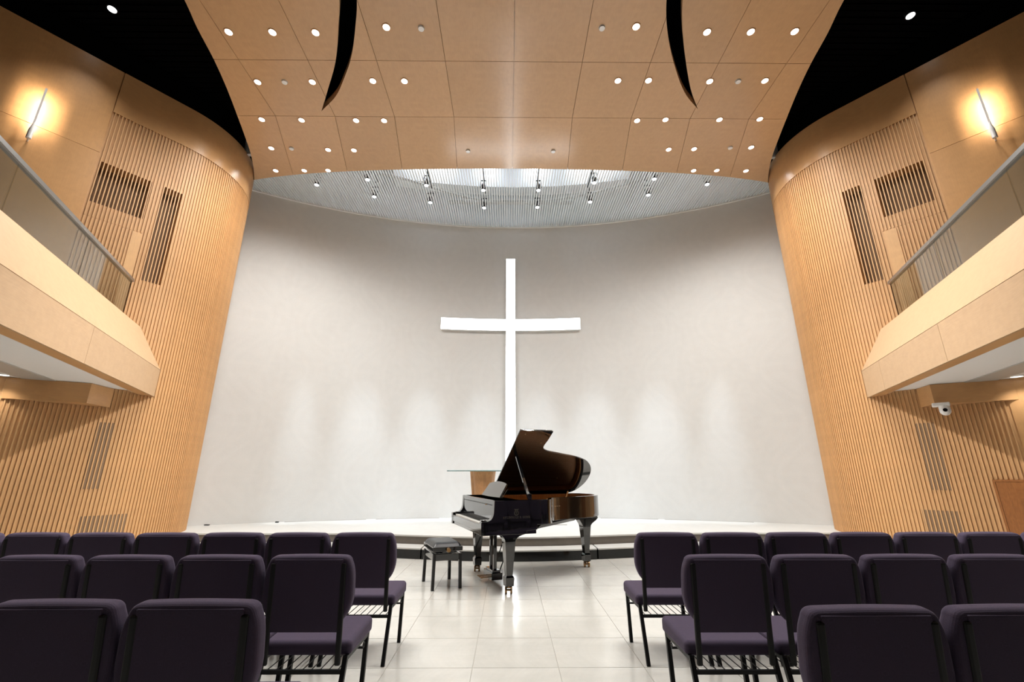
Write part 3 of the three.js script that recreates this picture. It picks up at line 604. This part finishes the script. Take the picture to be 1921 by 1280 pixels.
  const em = [], em0 = (pts, r) => em.push(new THREE.TubeGeometry(new THREE.CatmullRomCurve3(pts.map(([x, y]) => new THREE.Vector3(x, y, 0.763))), 24, r, 6));
  em0([[0.052, 0.876], [0.036, 0.885], [0.036, 0.905], [0.046, 0.925], [0.036, 0.945]], 0.003); em0([[0.070, 0.876], [0.086, 0.885], [0.086, 0.905], [0.076, 0.925], [0.086, 0.945]], 0.003);
  for (const x of [0.054, 0.061, 0.068]) em0([[x, 0.878], [x, 0.91], [x, 0.94]], 0.0014);
  em0([[0.04, 0.936], [0.061, 0.940], [0.082, 0.936]], 0.0022); em0([[0.046, 0.874], [0.061, 0.870], [0.076, 0.874]], 0.003); em0([[0.052, 0.9], [0.061, 0.908], [0.07, 0.9]], 0.002);
  mesh('lyre_emblem', merge(em), M.logo, p);
  const de = em.map(g => g.clone()); 
  const dm = merge(de).translate(-0.061, -0.905, -0.763).scale(1.0, 1.0, 0.5).rotateY(-Math.PI / 2).rotateZ(-0.60).translate(0.012, 1.115, 0.0);
  mesh('desk_emblem', dm, M.ivory, p);
}
// ---------------------------------------------------------------- piano bench
{
  const b = thing('piano_bench', 'black leather-topped adjustable piano bench left of the piano', 'bench');
  b.position.set(-0.935, 0, -6.305); b.rotation.y = PIANO_TURN + 0.03;
  const W = 0.345, L = 0.525;
  for (const sx of [-1, 1]) for (const sz of [-1, 1]) mesh('leg', bar([sx * W / 2, 0, sz * L / 2], [sx * (W / 2 - 0.008), 0.40, sz * (L / 2 - 0.008)], 0.036), M.satinBlack, b);
  mesh('apron', merge([rbox(W, 0.075, 0.022, 0.003, 0, 0.363, L / 2 - 0.008), rbox(W, 0.075, 0.022, 0.003, 0, 0.363, -L / 2 + 0.008), rbox(0.022, 0.075, L, 0.003, W / 2 - 0.008, 0.363, 0), rbox(0.022, 0.075, L, 0.003, -W / 2 + 0.008, 0.363, 0)]), M.lacquer, b);
  mesh('lift_frame', merge([box(0.03, 0.012, 0.40, -0.11, 0.407, 0), box(0.03, 0.012, 0.40, 0.11, 0.407, 0), bar([-0.12, 0.405, 0.15], [0.12, 0.44, 0.15], 0.02, 0.012), bar([-0.12, 0.44, -0.15], [0.12, 0.405, -0.15], 0.02, 0.012)]), M.satinBlack, b);
  mesh('seat_frame', rbox(0.38, 0.05, 0.57, 0.006, 0, 0.455, 0), M.lacquer, b);
  // cushion with a raised, softly domed top
  const nx = 16, nz = 22, pos = [], idx = [];
  for (let i = 0; i <= nx; i++) for (let j = 0; j <= nz; j++) { const u = i / nx * 2 - 1, v = j / nz * 2 - 1, e = Math.min(1, (1 - Math.max(Math.abs(u), Math.abs(v))) / 0.28); pos.push(u * 0.182, 0.48 + 0.052 * Math.sin(e * Math.PI / 2) ** 0.8, v * 0.277); }
  for (let i = 0; i < nx; i++) for (let j = 0; j < nz; j++) { const a = i * (nz + 1) + j; idx.push(a, a + 1, a + nz + 1, a + 1, a + nz + 2, a + nz + 1); }
  const cg = new THREE.BufferGeometry(); cg.setAttribute('position', new THREE.Float32BufferAttribute(pos, 3)); cg.setIndex(idx); cg.computeVertexNormals();
  cg.setAttribute('uv', new THREE.Float32BufferAttribute(pos.filter((_, i) => i % 3 !== 1), 2));
  mesh('cushion', cg, M.leather, b);
  mesh('knob', cyl(0.024, 0.028, 0.045, 0, 0, 0, 18).rotateX(Math.PI / 2).translate(0.0, 0.448, 0.305), M.brass, b);
  mesh('knob', cyl(0.024, 0.028, 0.045, 0, 0, 0, 18).rotateX(Math.PI / 2).translate(0.0, 0.448, -0.305), M.brass, b);
}
// ---------------------------------------------------------------- table behind the piano
{
  const t = thing('communion_table', 'glass-topped table on a carved wooden trunk behind the piano', 'table');
  t.position.set(-0.62, 0.31, -10.0);
  mesh('glass_top', rbox(1.50, 0.018, 0.62, 0.004, 0, 1.093, 0), M.tableGlass, t);
  // trunk: fluted, twisting column that narrows at the waist
  const pos = [], uv = [], idx = [], NA = 72, NY = 24;
  for (let j = 0; j <= NY; j++) { const y = j / NY * 1.083, f = j / NY, r0 = 0.17 + 0.10 * Math.abs(f - 0.35) ** 1.2 + 0.03 * f; for (let i = 0; i <= NA; i++) { const a = i / NA * Math.PI * 2, tw = a * 9 + f * 1.6, r = r0 + 0.024 * Math.abs(Math.sin(tw / 2)) + 0.014 * Math.sin(a * 5 - f * 2.4); pos.push(Math.cos(a) * r, y, Math.sin(a) * r * 0.8); uv.push(a * 0.25, y); } }
  for (let j = 0; j < NY; j++) for (let i = 0; i < NA; i++) { const a = j * (NA + 1) + i; idx.push(a, a + NA + 1, a + 1, a + 1, a + NA + 1, a + NA + 2); }
  const g = new THREE.BufferGeometry(); g.setAttribute('position', new THREE.Float32BufferAttribute(pos, 3)); g.setAttribute('uv', new THREE.Float32BufferAttribute(uv, 2)); g.setIndex(idx); g.computeVertexNormals();
  mesh('trunk', g, M.trunk, t);
}
// ---------------------------------------------------------------- small things on the stage floor
tag(mesh('floor_box', rbox(0.28, 0.008, 0.09, 0.002, 1.02, 0.314, -10.05), M.greyMetal), 'flat grey floor box in the stage behind the piano', 'floor box');
tag(mesh('floor_block', rbox(0.10, 0.018, 0.04, 0.004, -6.38, 0.319, -(backD(6.38) - 0.07)), M.blackMetal), 'small black block at the far left foot of the white wall', 'block', 'black blocks at the foot of the white wall');
tag(mesh('floor_block', rbox(0.07, 0.022, 0.04, 0.004, -5.18, 0.321, -(backD(5.18) - 0.12)), M.blackMetal), 'small black block at the left end of the floor slot', 'block', 'black blocks at the foot of the white wall');
// ---------------------------------------------------------------- chairs
{
  const proto = new THREE.Group();
  // seat: rounded cushion, slightly crowned
  const seat = rbox(0.515, 0.085, 0.43, 0.028, 0, 0.402, -0.115, 4);
  { const q = seat.attributes.position; for (let i = 0; i < q.count; i++) { const x = q.getX(i), z = q.getZ(i) + 0.115; if (q.getY(i) > 0.40) q.setY(i, q.getY(i) + 0.012 * (1 - (x / 0.26) ** 2) - z * 0.05); } }
  mesh('seat', seat, M.fabric, proto);
  // back cushion: outline swelling at mid height
  const s = new THREE.Shape(); s.moveTo(-0.185, 0.55); s.bezierCurveTo(-0.225, 0.575, -0.252, 0.63, -0.255, 0.70); s.lineTo(-0.252, 0.78); s.bezierCurveTo(-0.248, 0.84, -0.236, 0.855, -0.230, 0.872); s.quadraticCurveTo(-0.224, 0.893, -0.195, 0.896); s.quadraticCurveTo(0, 0.903, 0.195, 0.896); s.quadraticCurveTo(0.224, 0.893, 0.230, 0.872); s.bezierCurveTo(0.236, 0.855, 0.248, 0.84, 0.252, 0.78); s.lineTo(0.255, 0.70); s.bezierCurveTo(0.252, 0.63, 0.225, 0.575, 0.185, 0.55); s.closePath();
  const lean = g => g.translate(0, -0.4, 0).rotateX(0.09).translate(0, 0.4, 0.165);
  const bg = new THREE.ExtrudeGeometry(s, { depth: 0.024, bevelEnabled: true, bevelSize: 0.022, bevelThickness: 0.026, bevelOffset: -0.014, bevelSegments: 5, curveSegments: 10 }).translate(0, 0, -0.05);
  mesh('back_cushion', lean(uvmSmooth(bg)), M.fabric, proto);
  mesh('back_panel', lean(rbox(0.40, 0.385, 0.014, 0.005, 0, 0.697, -0.003)), M.fabric, proto);
  for (const sx of [-1, 1]) {
    mesh('upright', lean(rbox(0.032, 0.535, 0.020, 0.009, sx * 0.205, 0.6025, -0.002)), M.blackMetal, proto);
    mesh('rear_leg', bar([sx * 0.236, 0, 0.242], [sx * 0.236, 0.372, 0.115], 0.026, 0.024), M.blackMetal, proto);
    mesh('front_leg', bar([sx * 0.236, 0, -0.243], [sx * 0.236, 0.372, -0.285], 0.026, 0.024), M.blackMetal, proto);
    mesh('side_rail', bar([sx * 0.236, 0.358, 0.13], [sx * 0.236, 0.358, -0.29], 0.022), M.blackMetal, proto);
    mesh('link_hook', new THREE.TorusGeometry(0.014, 0.0035, 6, 14).rotateY(Math.PI / 2).translate(sx * 0.252, 0.332, -0.17), M.blackMetal, proto);
  }
  mesh('rack_bar', bar([-0.236, 0.30, 0.14], [0.236, 0.30, 0.14], 0.020, 0.018), M.blackMetal, proto);
  mesh('rack_bar', bar([-0.236, 0.30, -0.22], [0.236, 0.30, -0.22], 0.012), M.blackMetal, proto);
  for (let i = 0; i < 9; i++) { const x = -0.20 + i * 0.05; mesh('rack_wire', rod([x, 0.303, 0.14], [x, 0.303, -0.22], 0.0032, 6), M.blackMetal, proto); }
  const rows = [
    { d: 4.08, x: -1.24, n: 7, side: -1, w: 'front row left of the aisle' }, { d: 3.07, x: -1.245, n: 4, side: -1, w: 'middle row left of the aisle' }, { d: 2.09, x: -1.27, n: 2, side: -1, w: 'nearest row left of the aisle' },
    { d: 4.06, x: 1.20, n: 7, side: 1, w: 'front row right of the aisle' }, { d: 3.05, x: 1.205, n: 4, side: 1, w: 'middle row right of the aisle' }, { d: 1.99, x: 1.235, n: 2, side: 1, w: 'nearest row right of the aisle' }];
  rows.forEach(r => {
    for (let k = 0; k < r.n; k++) {
      const c = proto.clone(); c.name = numbered('padded_chair'); scene.add(c);
      const x = r.x + r.side * k * 0.53, j = (Math.sin(k * 12.9 + r.d * 7.3) * 43758.5) % 1;
      c.position.set(x, 0, -(r.d + 0.012 * j)); c.rotation.y = 0.012 * j;
      tag(c, k === 0 ? `purple padded chair at the aisle end of the ${r.w}` : `purple padded chair, ${ORD[k]} from the aisle in the ${r.w}`, 'chair', 'purple chairs in rows');
    }
  });
}
// ---------------------------------------------------------------- dome camera under the right-hand beam
{
  const t = thing('dome_camera', 'white dome security camera under the beam on the right wall', 'camera');
  t.position.set(6.42, 2.374, -6.60); t.rotation.y = -0.75;
  mesh('mount_plate', rbox(0.20, 0.055, 0.15, 0.015, 0, -0.028, 0.03), M.plasticWhite, t);
  mesh('camera_head', new THREE.CapsuleGeometry(0.066, 0.05, 8, 20).translate(0.03, -0.10, 0.05), M.plasticWhite, t);
  mesh('lens', cyl(0.026, 0.026, 0.02, 0, 0, 0, 20).rotateX(Math.PI / 2).translate(0.03, -0.115, 0.112), M.satinBlack, t);
}
scene.traverse(o => { if (o.isMesh) { o.castShadow = true; o.receiveShadow = true; } });
renderer.render(scene, camera);
